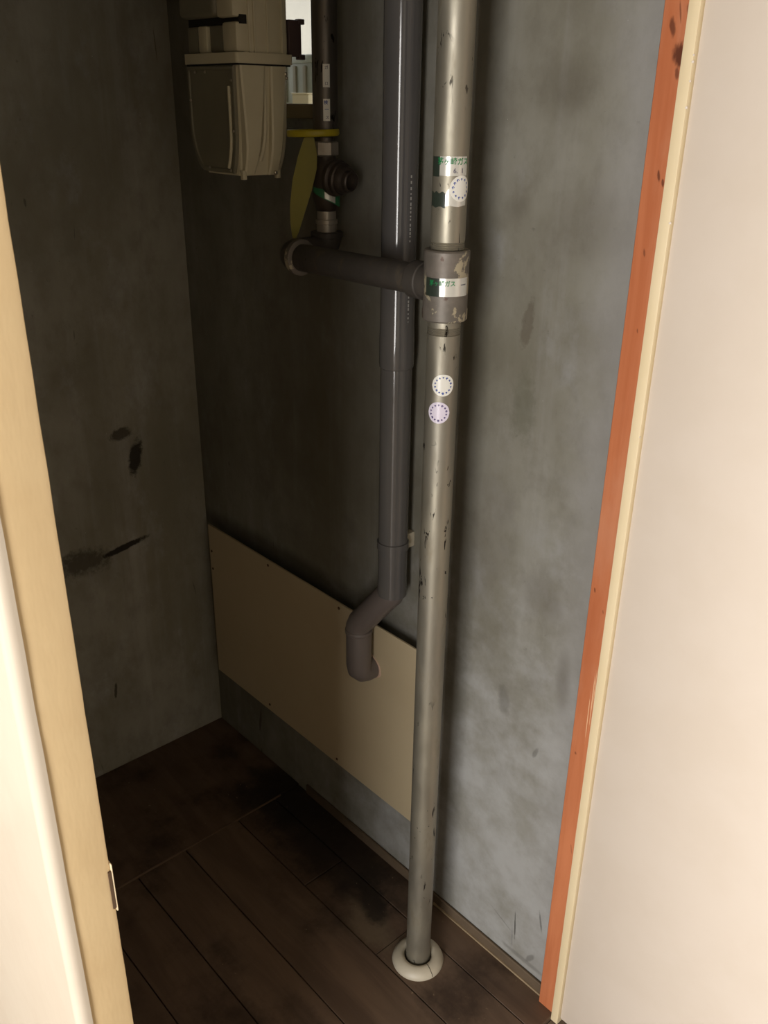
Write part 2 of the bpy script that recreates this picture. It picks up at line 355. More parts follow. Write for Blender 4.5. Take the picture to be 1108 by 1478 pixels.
def ring_marks(name, axis_xy, r, th_c, z_c, rad, n, mat, parent, size=0.0022, skip=()):
    """ring of small printed characters on a round sticker (too small to read): little cross-stroke glyphs"""
    v = []; f = []
    def quad(cx, cy, wx, wy):
        b = len(v)
        for (a, c) in ((-wx, -wy), (wx, -wy), (wx, wy), (-wx, wy)):
            t = math.radians(th_c) + (cx + a) / r
            v.append((axis_xy[0] + (r + 0.00055) * math.cos(t), axis_xy[1] + (r + 0.00055) * math.sin(t), z_c + cy + c))
        f.append((b, b + 1, b + 2, b + 3))
    rnd = random.Random(n)
    for i in range(n):
        if i in skip: continue
        a = math.pi / 2 - 2 * math.pi * i / n
        cx, cy = rad * math.cos(a), rad * math.sin(a); s = size * rnd.uniform(0.75, 1.15)
        quad(cx, cy, s * 0.5, s * 0.16); quad(cx, cy + s * 0.3, s * 0.35, s * 0.12); quad(cx - s * 0.1, cy - s * 0.1, s * 0.14, s * 0.5)
        if rnd.random() < 0.6: quad(cx + s * 0.25, cy - s * 0.2, s * 0.12, s * 0.35)
    me = bpy.data.meshes.new(name); me.from_pydata(v, [], f); me.update()
    return link(name, me, mat, parent)
def empty(name, loc, label=None, cat=None, group=None, kind=None):
    o = bpy.data.objects.new(name, None); C.objects.link(o); o.empty_display_size = 0.05
    o['_loc'] = list(loc); tag(o, label, cat, group, kind); return o
def tag(o, label=None, cat=None, group=None, kind=None):
    if label: o['label'] = label
    if cat: o['category'] = cat
    if group: o['group'] = group
    if kind: o['kind'] = kind
    return o
S = lambda o, label, cat: tag(o, label, cat, kind='structure')

# ------------------------------------------------------------------ structure
# floor with boards
fl = S(box('floor', (-0.1, 1.2, -0.86, 0.0, -0.05, -0.012), m_sub), 'dark worn wooden board floor of the closet', 'floor')
def plank(x0, x1, y0, y1, dz=0.0, tilt=0.0):
    g = 0.0011
    o = box('plank', (x0 + g, x1 - g, y0 + g, y1 - g, -0.012, dz), m_floor, fl, 0.0008, 1)
    return o
plank(0.0, 0.364, -0.838, 0.0, 0.0035)
box('lit_edge_strip', (0.3635, 0.3665, -0.838, -0.06, -0.012, 0.0042), m_lit_edge, fl, 0.0006, 1)  # pale strip added for the light caught along the seam edge
ys = [0.0, -0.078, -0.189, -0.335, -0.458, -0.572, -0.690, -0.838]
for i in range(len(ys) - 1):
    y1, y0 = ys[i], ys[i + 1]
    if i == 1: cuts = [0.364, 0.632, 0.872, 1.2]
    elif i == 0: cuts = [0.364, 1.2]
    else: cuts = [0.364, 1.2]
    for k in range(len(cuts) - 1):
        plank(cuts[k], cuts[k + 1], y0, y1, {0: 0.0, 1: -0.002, 2: 0.0005}[k] + random.uniform(-0.0006, 0.0006))
S(box('wall_back', (-0.1, 0.0, -3.3, 0.12, -0.05, 2.4), m_conc_b), 'dark grey concrete wall facing the doorway, chipped plaster marks', 'wall')
WX0, WX1, WZ0, WZ1 = 0.22, 0.50, 1.556, 2.05
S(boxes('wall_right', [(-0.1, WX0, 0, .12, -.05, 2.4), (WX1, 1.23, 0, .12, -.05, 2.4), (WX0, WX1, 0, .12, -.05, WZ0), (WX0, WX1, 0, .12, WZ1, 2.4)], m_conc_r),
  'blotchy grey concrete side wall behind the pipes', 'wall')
wl = S(box('wall_left', (0.0, 1.10, -0.868, -0.838, -0.05, 2.4), m_conc), 'thin closet partition beside the left jamb', 'wall')
# plaster face with its bull-nosed corner, slightly proud of the jamb
v = []; f = []; prof = [(0.0, -0.868), (0.0, -0.882)]
cx, cy, rr = 1.1915, -0.871, 0.011
for i in range(11):
    a = math.radians(-90 + 9 * i); prof.append((cx + rr * math.cos(a), cy + rr * math.sin(a)))
prof.append((1.2024, -0.868))
for k, z in enumerate([-0.05 + 0.05 * i for i in range(50)]):
    for (x, y) in prof:
        wv = 0.0007 * noise.noise(Vector((0, 3, z * 9))) + 0.0004 * noise.noise(Vector((2, 3, z * 31)))
        v.append((x + (wv if x > 0.5 else 0), y + (wv * 0.6 if (x > 1.19) else 0), z))
n = len(prof)
for k in range(49):
    for i in range(n):
        j = (i + 1) % n; f.append((k * n + i, k * n + j, (k + 1) * n + j, (k + 1) * n + i))
f += [tuple(range(n)), tuple(range(49 * n, 50 * n))]
pyd('plaster_face', v, f, m_plaster, wl, 30)
# room the photographer stands in
S(box('floor_room', (1.2, 4.0, -3.3, 0.12, -0.05, -0.012), m_roomfloor), 'brown floor of the room outside the closet', 'floor')
S(box('floor_passage', (0.0, 1.2, -3.3, -0.882, -0.05, -0.012), m_roomfloor), 'brown floor beside the closet partition', 'floor')
S(box('ceiling', (-0.1, 4.0, -3.3, 0.12, 2.4, 2.5), m_ceil), 'plain ceiling over closet and room', 'ceiling')
S(box('wall_side', (1.23, 4.0, 0.06, 0.18, -0.05, 2.4), m_room), 'painted room wall behind the open door', 'wall')
S(box('wall_far', (4.0, 4.1, -3.3, 0.18, -0.05, 2.4), m_room), 'painted room wall behind the photographer', 'wall')
S(boxes('wall_window', [(-.1, .15, -3.4, -3.3, -.05, 2.4), (1.35, 1.95, -3.4, -3.3, -.05, 2.4), (3.25, 4.1, -3.4, -3.3, -.05, 2.4), (.15, 1.35, -3.4, -3.3, -.05, .05), (.15, 1.35, -3.4, -3.3, 2.05, 2.4), (1.95, 3.25, -3.4, -3.3, -.05, .05), (1.95, 3.25, -3.4, -3.3, 2.05, 2.4)], m_room),
  'painted room wall with two tall daylight windows', 'wall')
S(box('lintel_wall', (1.163, 1.2, -0.868, 0.0, 2.02, 2.4), m_room), 'painted strip of wall above the closet doorway', 'wall').name = 'wall_lintel'

# frame on the right: raw timber batten, cream stop, open leaf
S(box('trim_1', (1.163, 1.1985, -0.020, 0.0, 0.0, 2.02), m_wood, None, 0.0012, 1), 'raw reddish timber batten of the door frame, knotted, against concrete wall', 'door frame')
t2 = S(box('trim_2', (1.1985, 1.2140, -0.026, 0.055, -0.010, 2.02), m_cream, None, 0.0011, 2), 'narrow glossy cream edge of the door frame beside reddish timber', 'door frame')
rnd = random.Random(3)
for z in (1.655, 1.648, 1.628, 1.60, 1.47, 1.19):
    s = rnd.uniform(0.6, 1.3)
    lathe('paint_chip', [(0.0004 * s, -0.0006), (0.0018 * s, 0.0002), (0.0010 * s, 0.0008)], m_leaf, t2, at=(1.2138, -0.0252, z), axis=(0.4, -1, 0), seg=7)
d1 = empty('door_1', (1.22, 0, 0), 'cream closet door standing open at the right', 'door', kind='structure')
box('leaf', (1.2155, 1.965, -0.021, 0.013, 0.006, 2.0), m_leaf, d1, 0.002, 2)
for z in (0.25, 1.8):
    hg = lathe('hinge', [(0.0045, 0), (0.0045, 0.075)], m_brass, d1, at=(1.216, 0.022, z), seg=12)
lathe('knob', [(0.012, 0), (0.012, 0.012), (0.008, 0.02), (0.02, 0.035), (0.021, 0.045), (0.012, 0.055)], m_brass, d1, at=(1.90, -0.021, 0.95), axis=(0, -1, 0))
# left jamb
v = []; f = []
prof = [(1.10, -0.8675), (1.10, -0.826), (1.196, -0.826), (1.199, -0.8275), (1.2, -0.831), (1.2, -0.8675)]
n = len(prof); zs = [-0.012 + 0.0125 * i for i in range(164)]
for z in zs:
    wv = 0.0006 * noise.noise(Vector((1, 2, z * 22))) + 0.0008 * max(0, noise.noise(Vector((5, 2, z * 60))) - 0.25)
    for (x, y) in prof: v.append((x + wv * (x > 1.15), y - wv * (y > -0.83), z))
for k in range(len(zs) - 1):
    for i in range(n):
        j = (i + 1) % n; f.append((k * n + i, k * n + j, (k + 1) * n + j, (k + 1) * n + i))
f += [tuple(range(n)), tuple(range((len(zs) - 1) * n, len(zs) * n))]
t3 = S(pyd('trim_3', v, f, m_jamb, None, 30), 'cream painted left jamb of the closet doorway', 'door frame')
box('strike_plate', (1.160, 1.2011, -0.8266, -0.8250, 0.888, 0.948), m_cream, t3, 0.0008, 1)
box('strike_recess', (1.1975, 1.2009, -0.8298, -0.8270, 0.893, 0.940), m_recess, t3)
S(box('trim_4', (1.10, 1.2145, -0.8675, 0.0, 2.02, 2.06), m_cream), 'cream head piece across the top of the closet doorway', 'door frame')
# mortar fillet and pale bead along the wall foot
bb = S(box('baseboard_right', (0.40, 1.163, -0.007, 0.0, 0.0, 0.027), m_base, None, 0.002, 1), 'low dirty mortar strip along the foot of the concrete wall', 'baseboard')
box('pale_bead', (0.86, 1.163, -0.0105, -0.006, 0.0, 0.0045), m_line, bb, 0.0008, 1)

# little window in the pipe wall
w1 = empty('window_1', (0.36, 0.06, 1.56), 'small bright window high in the concrete wall between meter and dark pipe', 'window', kind='structure')
box('window_sill', (WX0, WX1, -0.004, 0.13, 1.573, 1.597), m_sill, w1, 0.002, 1)
box('sill_packing', (WX0, WX1, 0.02, 0.118, 1.556, 1.573), m_conc, w1)
boxes('window_frame', [(WX0, WX0 + .02, .085, .115, 1.597, WZ1), (WX1 - .02, WX1, .085, .115, 1.597, WZ1), (WX0, WX1, .085, .115, WZ1 - .02, WZ1)], m_sill, w1)
box('pane', (WX0 + .02, WX1 - .02, .099, .102, 1.597, WZ1 - .02), m_frost2, w1)
box('outer_ledge', (-0.25, WX1 + .1, 0.12, 0.42, 1.560, 1.590), m_out, w1, 0.002, 1)
S(box('wall_outside', (-2.5, 2.5, 1.0, 1.1, 0, 2.1), m_out), 'pale house wall seen through the small window', 'wall')
S(box('ground_outside', (-2.5, 2.5, 0.12, 1.0, -0.05, 0.0), m_conc), 'concrete ground outside the small window', 'ground')

# ------------------------------------------------------------------ main gas riser
AX = (0.937, -0.131); PR = 0.0243
riser = empty('gas_riser_pipe', (AX[0], AX[1], 0), 'tall galvanised gas riser pipe with grey tee and stickers, standing before concrete wall', 'pipe')
def threads(z, d, r):   # a few turns of exposed thread as small steps
    p = []
    for i in range(5):
        p += [(r - 0.0012, z + d * (i * 0.0024)), (r - 0.0002, z + d * (i * 0.0024 + 0.0012))]
    return p
lathe('lower_pipe', [(PR, -0.012), (PR, 0.3), (PR, 0.672), (PR, 1.298)] + threads(1.2985, 1, PR) + [(PR - 0.001, 1.325)], m_galv, riser, at=(AX[0], AX[1], 0), sharp=25)
lathe('upper_pipe', [(PR - 0.001, 1.400)] + threads(1.4165, 1, PR) + [(PR, 1.4295), (PR, 2.399)], m_galv, riser, at=(AX[0], AX[1], 0), sharp=25)
TR = 0.0325
tee = lathe('tee_fitting', [(PR, 1.3185), (TR - .002, 1.3185), (TR, 1.3205), (TR, 1.334), (TR - .0006, 1.336), (TR - .0006, 1.4), (TR, 1.402), (TR, 1.4145), (TR - .002, 1.4165), (PR, 1.4165)], m_tee, riser, at=(AX[0], AX[1], 0), sharp=30)
ZB = 1.3665
lathe('tee_outlet', [(0.0255, 0.02), (0.0255, 0.040), (0.0272, 0.0415), (0.0272, 0.062), (0.0258, 0.064), (0.0222, 0.064)], m_branch, riser, at=(AX[0], AX[1], ZB), axis=(-1, 0, 0), sharp=30)
# stickers on the riser
def sticker(parent, mat, *a, label=None, **k):
    o = cyl_patch('sticker', *a, mat, parent, **k)
    if label: o['label'] = label
    return o
F = -46.0   # angle on the pipe that faces the doorway
s1 = sticker(riser, m_silver, AX, PR, F - 36, F + 60, 1.5135, 1.5375, label='white sticker with green Japanese lettering and small grey digits')
cyl_text('green_lettering', '茅ヶ崎ガス', AX, PR, F + 9, 1.5308, 0.0098, m_green, s1, 0.92, 0.0005)
cyl_text('grey_digits', '6.  1', AX, PR, F + 26, 1.5195, 0.0085, m_ink, s1, 1.0, 0.0005)
s1b = sticker(riser, m_dark_reflect, AX, PR, F - 72, F - 37, 1.512, 1.537, label='end of the lettered sticker, its dark reflection painted in')
s2 = sticker(riser, m_silver, AX, PR, F - 13, F + 62, 1.4750, 1.5020, label='torn silvery square sticker', outline=lambda u: (0.0 + 0.03 * math.sin(u * 9), min(1.0, 0.55 + u * 2.0) + 0.03 * math.sin(u * 23)))
s2b = sticker(riser, m_dark_reflect, AX, PR, F - 75, F - 13, 1.4735, 1.494, label='end of the torn sticker, its dark reflection painted in', outline=lambda u: (0.05 * math.sin(u * 11), 0.92 + 0.06 * math.sin(u * 17)))
def round_sticker(parent, axis, r, th, z, rad, mat, ink, n, lab, thick=0.0004):
    dth = math.degrees(rad / r)
    o = cyl_patch('round_sticker', axis, r, th - dth, th + dth, z - rad, z + rad, mat, parent, n=30, outline=round_outline, thick=thick)
    o['label'] = lab
    ring_marks('ring_lettering', axis, r, th, z, rad * 0.72, n, ink, o, rad * 0.2)
    return o
round_sticker(riser, AX, PR, F + 38, 1.4975, 0.0165, m_sticker, m_blue, 13, 'round white sticker with ring of blue lettering, on torn silver sticker', 0.0005)
round_sticker(riser, AX, PR, F + 5, 1.2265, 0.0165, m_sticker, m_blue, 14, 'upper round white sticker with ring of blue lettering')
round_sticker(riser, AX, PR, F - 7, 1.1845, 0.0165, m_lilac, m_purple, 14, 'lower round lilac sticker with ring of purple lettering')
s3 = sticker(riser, m_silver, AX, TR - 0.0006, F - 16, F + 66, 1.3560, 1.3810, label='white label on the tee with green Japanese lettering', thick=0.0004)
cyl_text('green_lettering', '茅ヶ崎ガス', AX, TR - 0.0006, F - 10, 1.3735, 0.0085, m_green, s3, 0.9, 0.0006)
cyl_text('dash_print', '―', AX, TR - 0.0006, F + 48, 1.3715, 0.010, m_ink, s3, 0.9, 0.0006)
sticker(riser, m_dark_reflect, AX, TR - 0.0006, F - 58, F - 16, 1.3555, 1.3805, label='end of the tee label, its dark reflection painted in', thick=0.0004)
# floor escutcheon
fx = lathe('pipe_collar', [(0.0272, 0.0), (0.0520, 0.0), (0.0528, 0.003), (0.0505, 0.009), (0.044, 0.0155), (0.036, 0.019), (0.0305, 0.0185), (0.0275, 0.014), (0.0272, 0.0)], m_white, None, at=(AX[0], AX[1], 0.0), seg=64, sharp=60)
tag(fx, 'round off-white collar ring on the floor around the riser pipe foot', 'pipe collar')
# hairline split of the collar
pts = []
for (rr, zz) in ((0.0525, 0.0045), (0.0505, 0.0093), (0.044, 0.0158), (0.036, 0.0193), (0.0306, 0.0188)):
    a = math.radians(-10); pts.append((AX[0] + rr * math.cos(a), AX[1] + rr * math.sin(a), zz))
tube('split_line', pts, 0.0005, m_gap, fx, seg=6)

# ------------------------------------------------------------------ branch pipe with elbow to the valve
VX, VY = 0.565, -0.047
br = empty('gas_branch_pipe', (0.7, AX[1], ZB), 'dark grey horizontal gas pipe from the tee to an elbow', 'pipe')
BR = 0.0222; ZL = 1.3635
tube('branch_pipe', [(AX[0] - 0.064, AX[1], ZB), (0.60, AX[1], ZL)], BR, m_branch, br)
e1 = tube('elbow', [(0.598, AX[1], ZL)] + arc((0.594, AX[1] + 0.029, ZL), (0, -0.029, 0), (-0.029, 0, 0)) + [(VX, VY - 0.034, ZL)] + arc((VX, VY - 0.03, ZL + 0.03), (0, 0, -0.03), (0, 0.03, 0)) + [(VX, VY, ZL + 0.031)], 0.0262, m_branch, br)
lathe('elbow_collar', [(0.0262, 0), (0.0295, 0.0015), (0.0295, 0.0105), (0.0262, 0.012)], m_tee, br, at=(0.592, AX[1], ZL), axis=(1, 0, 0), sharp=30)
lathe('riser_collar', [(0.0262, 0), (0.0285, 0.0015), (0.0285, 0.009), (0.0262, 0.0105), (0.019, 0.0105)], m_branch, br, at=(VX, VY, ZL + 0.022), sharp=30)

# ------------------------------------------------------------------ valve
va = empty('gas_valve', (VX, VY, 1.43), 'dark gas cock with white nut and green sticker below the meter pipe', 'valve')
lathe('lower_nipple', [(0.0175, 1.3945), (0.0175, 1.408), (0.019, 1.409), (0.019, 1.4155), (0.0165, 1.4165), (0.0165, 1.434)], m_steel, va, at=(VX, VY, 0), sharp=30)
lathe('valve_body', [(0.0168, 1.430), (0.019, 1.432), (0.021, 1.444), (0.0235, 1.452), (0.0250, 1.468), (0.0265, 1.484), (0.0255, 1.496), (0.021, 1.508), (0.0165, 1.514), (0.0165, 1.520)], m_blackiron, va, at=(VX, VY, 0), sharp=50)
def hexwob(t, h): 
    a = (t % (math.pi / 3)) - math.pi / 6
    return math.cos(math.pi / 6) / math.cos(a) - 1
lathe('union_nut', [(0.0185, 1.518), (0.0215, 1.520), (0.0215, 1.539), (0.0185, 1.541)], m_steel, va, at=(VX, VY, 0), seg=60, wob=hexwob, sharp=25)
# sideways cap of the cock, pointing to the door
cap = lathe('cap', [(0.018, 0.015), (0.020, 0.022), (0.0285, 0.024), (0.0295, 0.027), (0.0295, 0.033), (0.0275, 0.035), (0.0255, 0.036), (0.0265, 0.039), (0.0265, 0.045), (0.0245, 0.047)], m_blackiron, va, at=(VX, VY - 0.006, 1.488), axis=(0.97, 0.10, -0.10), seg=40, sharp=30)
lathe('key_socket', [(0.0225, 0.045), (0.0225, 0.052), (0.0205, 0.056), (0.0165, 0.058), (0.0165, 0.066), (0.0145, 0.068), (0.0138, 0.0675), (0.0138, 0.056)], m_blackiron, va, at=(VX, VY - 0.006, 1.488), axis=(0.97, 0.10, -0.10), seg=36, sharp=30)
gs = cyl_patch('sticker', (VX, VY), 0.0262, -95, 20, 1.437, 1.470, m_grn_tape, va, n=20, outline=lambda u: (0.75 - 0.75 * u, 1.0 - 0.25 * u)); gs['label'] = 'green sticker wrapped aslant on the valve'
cyl_patch('sticker_label', (VX, VY), 0.0268, -45, -5, 1.444, 1.463, m_silver, gs, n=10, outline=lambda u: (0.45 - 0.45 * u, 1.0 - 0.25 * u))

# ------------------------------------------------------------------ dark pipe above the valve
ip = empty('meter_inlet_pipe', (VX, VY, 1.54), 'dark steel pipe rising from the valve, with two small stickers', 'pipe')
IR = 0.0208
lathe('pipe', [(0.0165, 1.541), (0.0165, 1.547), (IR, 1.549), (IR, 2.399)], m_galv2, ip, at=(VX, VY, 0))
G = -44
k1 = sticker(ip, m_sticker, (VX, VY), IR, G - 4, G + 27, 1.622, 1.656, label='upper narrow silver sticker')
cyl_text('print', 'ガ', (VX, VY), IR, G + 12, 1.6505, 0.006, m_ink, k1, 1, 0.0005); cyl_text('print', '口', (VX, VY), IR, G + 12, 1.6275, 0.005, m_ink, k1, 1, 0.0005)
k2 = sticker(ip, m_sticker, (VX, VY), IR, G - 4, G + 27, 1.572, 1.605, label='lower narrow sticker with blue print')
cyl_text('print', '検', (VX, VY), IR, G + 8, 1.5995, 0.0065, m_blue, k2, 1, 0.0005); cyl_text('print', '一', (VX, VY), IR, G + 12, 1.589, 0.007, m_blue, k2, 1, 0.0005); cyl_text('print', 'ス', (VX, VY), IR, G + 14, 1.577, 0.006, m_ink, k2, 1, 0.0005)

# ------------------------------------------------------------------ yellow tag on its loop
tg = empty('warning_tag', (0.55, -0.08, 1.55), 'long yellow plastic tag hanging by a yellow loop on the dark pipe', 'tag')
cx, cy = 0.5535, -0.0645; pts = []
for i in range(40):
    a = 2 * math.pi * i / 40
    u, q = 0.042 * math.cos(a), 0.030 * math.sin(a)
    pts.append((cx + _r.x * u - 0.741 * q, cy + _r.y * u + 0.671 * q, 1.5535 + 0.0015 * math.cos(a)))
tube('loop', pts, 0.0045, m_yellow, tg, seg=10, closed=True, squash=(1.2, 0.45, (0, 0, 1)))
out = [(0.0, 0.0), (0.010, -0.004), (0.019, -0.030), (0.0215, -0.052), (0.017, -0.085), (0.009, -0.120), (0.001, -0.155), (-0.004, -0.167), (-0.010, -0.163), (-0.016, -0.140), (-0.020, -0.110), (-0.020, -0.070), (-0.015, -0.035), (-0.008, -0.006)]
v = []; f = []; n = len(out)
for side in (-0.0008, 0.0008):
    for (u, h) in out:
        uu = 1.15 * u + 0.17 * h + 0.011   # hangs a little aslant
        bow = 0.004 * math.sin(-h * 18)
        v.append((0.560 + 0.60 * uu * 0.9 + 0.74 * (side + bow), -0.090 + 0.66 * uu * 0.9 - 0.67 * (side + bow), 1.5515 + h))
f = [tuple(range(n)), tuple(range(n, 2 * n))] + [(i, (i + 1) % n, n + (i + 1) % n, n + i) for i in range(n)]
pyd('tag_plate', v, f, m_tag, tg, 30)

# ------------------------------------------------------------------ gas meter
mt = empty('gas_meter', (0.42, -0.12, 1.48), 'beige gas meter with tapered lower housing hanging beside the small window', 'gas meter')
X0, X1, Y0, Y1 = 0.345, 0.5, -0.172, -0.066
def loft(name, rings, mat, parent, sharp=30):
    n = len(rings[0]); v = [p for r in rings for p in r]; f = []
    for k in range(len(rings) - 1):
        for i in range(n):
            j = (i + 1) % n; f.append((k * n + i, k * n + j, (k + 1) * n + j, (k + 1) * n + i))
    f += [tuple(range(n)), tuple(range((len(rings) - 1) * n, len(rings) * n))]
    return pyd(name, v, f, mat, parent, sharp)
def rrect(x0, x1, y0, y1, r, z, seg=4):
    o = []
    for (cx, cy, a0) in ((x1 - r, y1 - r, 0), (x0 + r, y1 - r, 90), (x0 + r, y0 + r, 180), (x1 - r, y0 + r, 270)):
        for i in range(seg + 1):
            a = math.radians(a0 + 90 * i / seg); o.append((cx + r * math.cos(a), cy + r * math.sin(a), z))
    return o
# lower housing: full at the flange, drawn in and rounded below
lv = [(1.656, 0, 0), (1.60, .001, .001), (1.56, .003, .002), (1.535, .009, .004), (1.515, .018, .007), (1.500, .028, .011), (1.490, .036, .016), (1.486, .040, .02)]
loft('lower_housing', [rrect(X0 + a + .002, X1 - .004 - a * 0.15, Y0 + .003, Y1 - .004 - b, 0.007, z) for (z, a, b) in lv], m_meter, mt)
loft('flange', [rrect(X0 - .002, X1 + .003, Y0 - .003, Y1 + .003, 0.006, z) for z in (1.655, 1.656, 1.6695, 1.6705)], m_meter, mt)
loft('flange_gasket', [rrect(X0, X1 + .001, Y0 - .001, Y1 + .001, 0.006, z) for z in (1.6525, 1.6555)], m_gap, mt)
loft('upper_housing', [rrect(X0 + .012, X1 - .002, Y0 + .012, Y1 - .002, 0.008, z) for z in (1.670, 1.69, 2.02, 2.03)], m_meter, mt)
box('pipe_stub', (0.40, 0.44, -0.14, -0.10, 2.025, 2.05), m_branch, mt, 0.004)
lathe('hanger_pipe', [(0.016, 2.03), (0.016, 2.399)], m_branch, mt, at=(0.42, -0.12, 0))
# steps on the upper front and counter housing
box('front_step', (X0 + .004, X0 + .035, Y0 + .004, Y0 + .02, 1.671, 1.7105), m_meter_shade, mt, 0.003)  # darker steps carry the painted shade of the recessed front
box('front_step', (X0 + .040, X0 + .066, Y0 + .002, Y0 + .02, 1.671, 1.7105), m_meter, mt, 0.003)
box('front_step', (X0 + .070, X0 + .112, Y0 + .006, Y0 + .02, 1.671, 1.7105), m_meter_shade, mt, 0.003)
box('front_step', (X0 + .114, X1 - .001, Y0 + .001, Y0 + .03, 1.671, 1.7135), m_meter, mt, 0.004)
box('shadow_slot', (X0 + .004, X1 - .001, Y0 + .008, Y0 + .022, 1.7105, 1.7235), m_gap, mt)
box('counter_housing', (X0 + .002, X0 + .110, Y0 - .010, Y0 + .025, 1.7215, 1.83), m_meter_shade, mt, 0.009, 4)
box('counter_side', (X0 + .108, X1 - .001, Y0 - .004, Y0 + .025, 1.7195, 1.83), m_meter, mt, 0.004)
# ribs on the side towards the door
for (ya, yb, d) in ((-0.148, -0.143, .003), (-0.138, -0.134, .003), (-0.112, -0.108, .002), (-0.084, -0.080, .003)):
    box('side_rib', (X1 - .006, X1 - .002 + d, ya, yb, 1.671, 2.02), m_meter, mt, 0.0012)
# lower side: two bulging columns with a tapered hollow between them
def column(y_top0, y_top1, y_bot0, y_bot1, zt, zb, d0, d1, name='side_column'):
    rings = []
    N = 8
    for i in range(N + 1):
        t = i / N; z = zt + (zb - zt) * t
        a = y_top0 + (y_bot0 - y_top0) * t; b = y_top1 + (y_bot1 - y_top1) * t; d = d0 + (d1 - d0) * math.sin(t * math.pi / 2)
        xb = X1 - .012 - (0.006 * max(0, t - .7) / .3); xr = xb + .008 + d - 0.006 * max(0, (t - .75) / .25) ** 2
        rings.append([(xb, a, z), (xr - .002, a + .001, z), (xr, a + .004, z), (xr, b - .004, z), (xr - .002, b - .001, z), (xb, b, z)])
    return loft(name, rings, m_meter, mt, 30)
column(-0.168, -0.116, -0.166, -0.143, 1.654, 1.488, 0.004, 0.013)
column(-0.118, -0.1125, -0.134, -0.124, 1.645, 1.508, 0.001, 0.010, 'side_web')
column(-0.108, -0.074, -0.116, -0.094, 1.654, 1.486, 0.004, 0.010)
for (yy, zz) in ((-0.0775, 1.642), (-0.0765, 1.636), (-0.105, 1.490)):
    lathe('bolt', [(0.003, 0), (0.003, 0.003), (0.0018, 0.004)], m_screw, mt, at=(X1 - .001, yy, zz), axis=(1, 0, 0), seg=10)
# front cover plate with raised lip
def cover_ring(inset, y):
    pts = []
    x0, x1 = X0 + .004 + inset, X1 - .010 - inset; zt, zb = 1.652 - inset, 1.489 + inset
    pts += [(x0, y, zt), (x1, y, zt)]
    for i in range(9):   # right side down, slight draw-in at the foot
        t = i / 8; pts.append((x1 - 0.012 * max(0, (t - .55) / .45) ** 2, y, zt + (zb - zt) * (0.15 + 0.85 * t)))
    for i in range(9):   # left side up, strongly rounded
        t = i / 8; a = math.radians(90 * t); pts.append((x0 + 0.040 * (1 - math.sin(a)), y, zb + 0.075 * (1 - math.cos(a))))
    return pts
fc = loft('front_cover', [cover_ring(0, Y0 + .006), cover_ring(0, Y0 - .001), cover_ring(0.0015, Y0 - .0025), cover_ring(.006, Y0 - .0025), cover_ring(.0075, Y0 - .0005)], m_meter_shade, mt, 30)
tube('cover_lip', [Vector(p) + Vector((-0.006, 0.0, 0)) for p in cover_ring(.008, Y0 - .0025)[2:11]], 0.0028, m_meter, fc, seg=10)
for (xx, zz) in ((X0 + .032, 1.643), (X0 + .062, 1.643), (X1 - .016, 1.630), (X1 - .016, 1.555), (X0 + .060, 1.496), (X1 - .030, 1.494), (X0 + .012, 1.60)):
    lathe('screw', [(0.0026, 0), (0.0026, 0.0015), (0.0012, 0.0028)], m_screw, fc, at=(xx, Y0 - .002, zz), axis=(0, -1, 0), seg=10)
# foot lugs
for (xx, yy) in ((X1 - .006, Y0 + .006), (X1 - .010, Y1 - .028)):
    box('foot_lug', (xx - .004, xx + .004, yy - .004, yy + .004, 1.480, 1.495), m_meter, mt, 0.001)
# wall bracket seen against the window
boxes('wall_bracket', [(0.490, 0.496, -0.066, -0.040, 1.668, 1.722), (0.486, 0.498, -0.046, -0.034, 1.716, 1.724), (0.486, 0.498, -0.046, -0.034, 1.664, 1.672), (0.480, 0.492, -0.066, -0.050, 1.668, 1.722)], m_bracket, mt, 0.001, 1)

# things on the outer ledge, seen through the pane
bx = empty('small_carton', (0.2, 0.22, 1.59), 'small cream carton on the ledge outside the little window', 'box')
box('carton_body', (0.160, 0.216, 0.190, 0.235, 1.590, 1.6150), m_box, bx, 0.0015, 1)
box('carton_flap', (0.160, 0.216, 0.188, 0.2365, 1.6145, 1.6175), m_box, bx, 0.0008, 1)
tin = empty('storage_tin', (0.12, 0.3, 1.59), 'grey-green lidded box on the ledge outside the little window, behind the cream carton', 'box')
box('tin_body', (-0.02, 0.20, 0.270, 0.360, 1.590, 1.680), m_tin, tin, 0.006, 2)
box('tin_lid', (-0.024, 0.204, 0.266, 0.364, 1.677, 1.694), m_tin, tin, 0.004, 2)
for i in range(6):
    box('tin_rib', (-0.01 + i * .036, 0.002 + i * .036, 0.2665, 0.272, 1.598, 1.672), m_tin2, tin, 0.0015, 1)

# ------------------------------------------------------------------ drain pipe
DX, DY = 0.7475, -0.046
dr = empty('drain_pipe', (DX, DY, 0.6), 'grey plastic drain pipe with offset elbows ending in the cream board', 'pipe')
lathe('upper_pipe', [(0.0275, 1.192), (0.0290, 1.1935), (0.0296, 1.2), (0.0296, 1.24), (0.0288, 1.262), (0.0285, 1.3), (0.0285, 2.399)], m_pvc, dr, at=(DX, DY, 0), seg=64, sharp=30,
      wob=lambda t, h: (0.010 * math.sin(2 * t) + 0.012 * math.sin(5 * t)) * (1 if h < 1.195 else 0))
lathe('lower_pipe', [(0.0262, 0.7500), (0.0278, 0.7500), (0.0278, 0.765), (0.0272, 0.790), (0.0272, 1.195)], m_pvc, dr, at=(DX, DY, 0), seg=64, sharp=30)
OX = 0.672; YO = -0.064; OR = 0.0258; PANY = -0.030
q = math.sqrt(0.5)
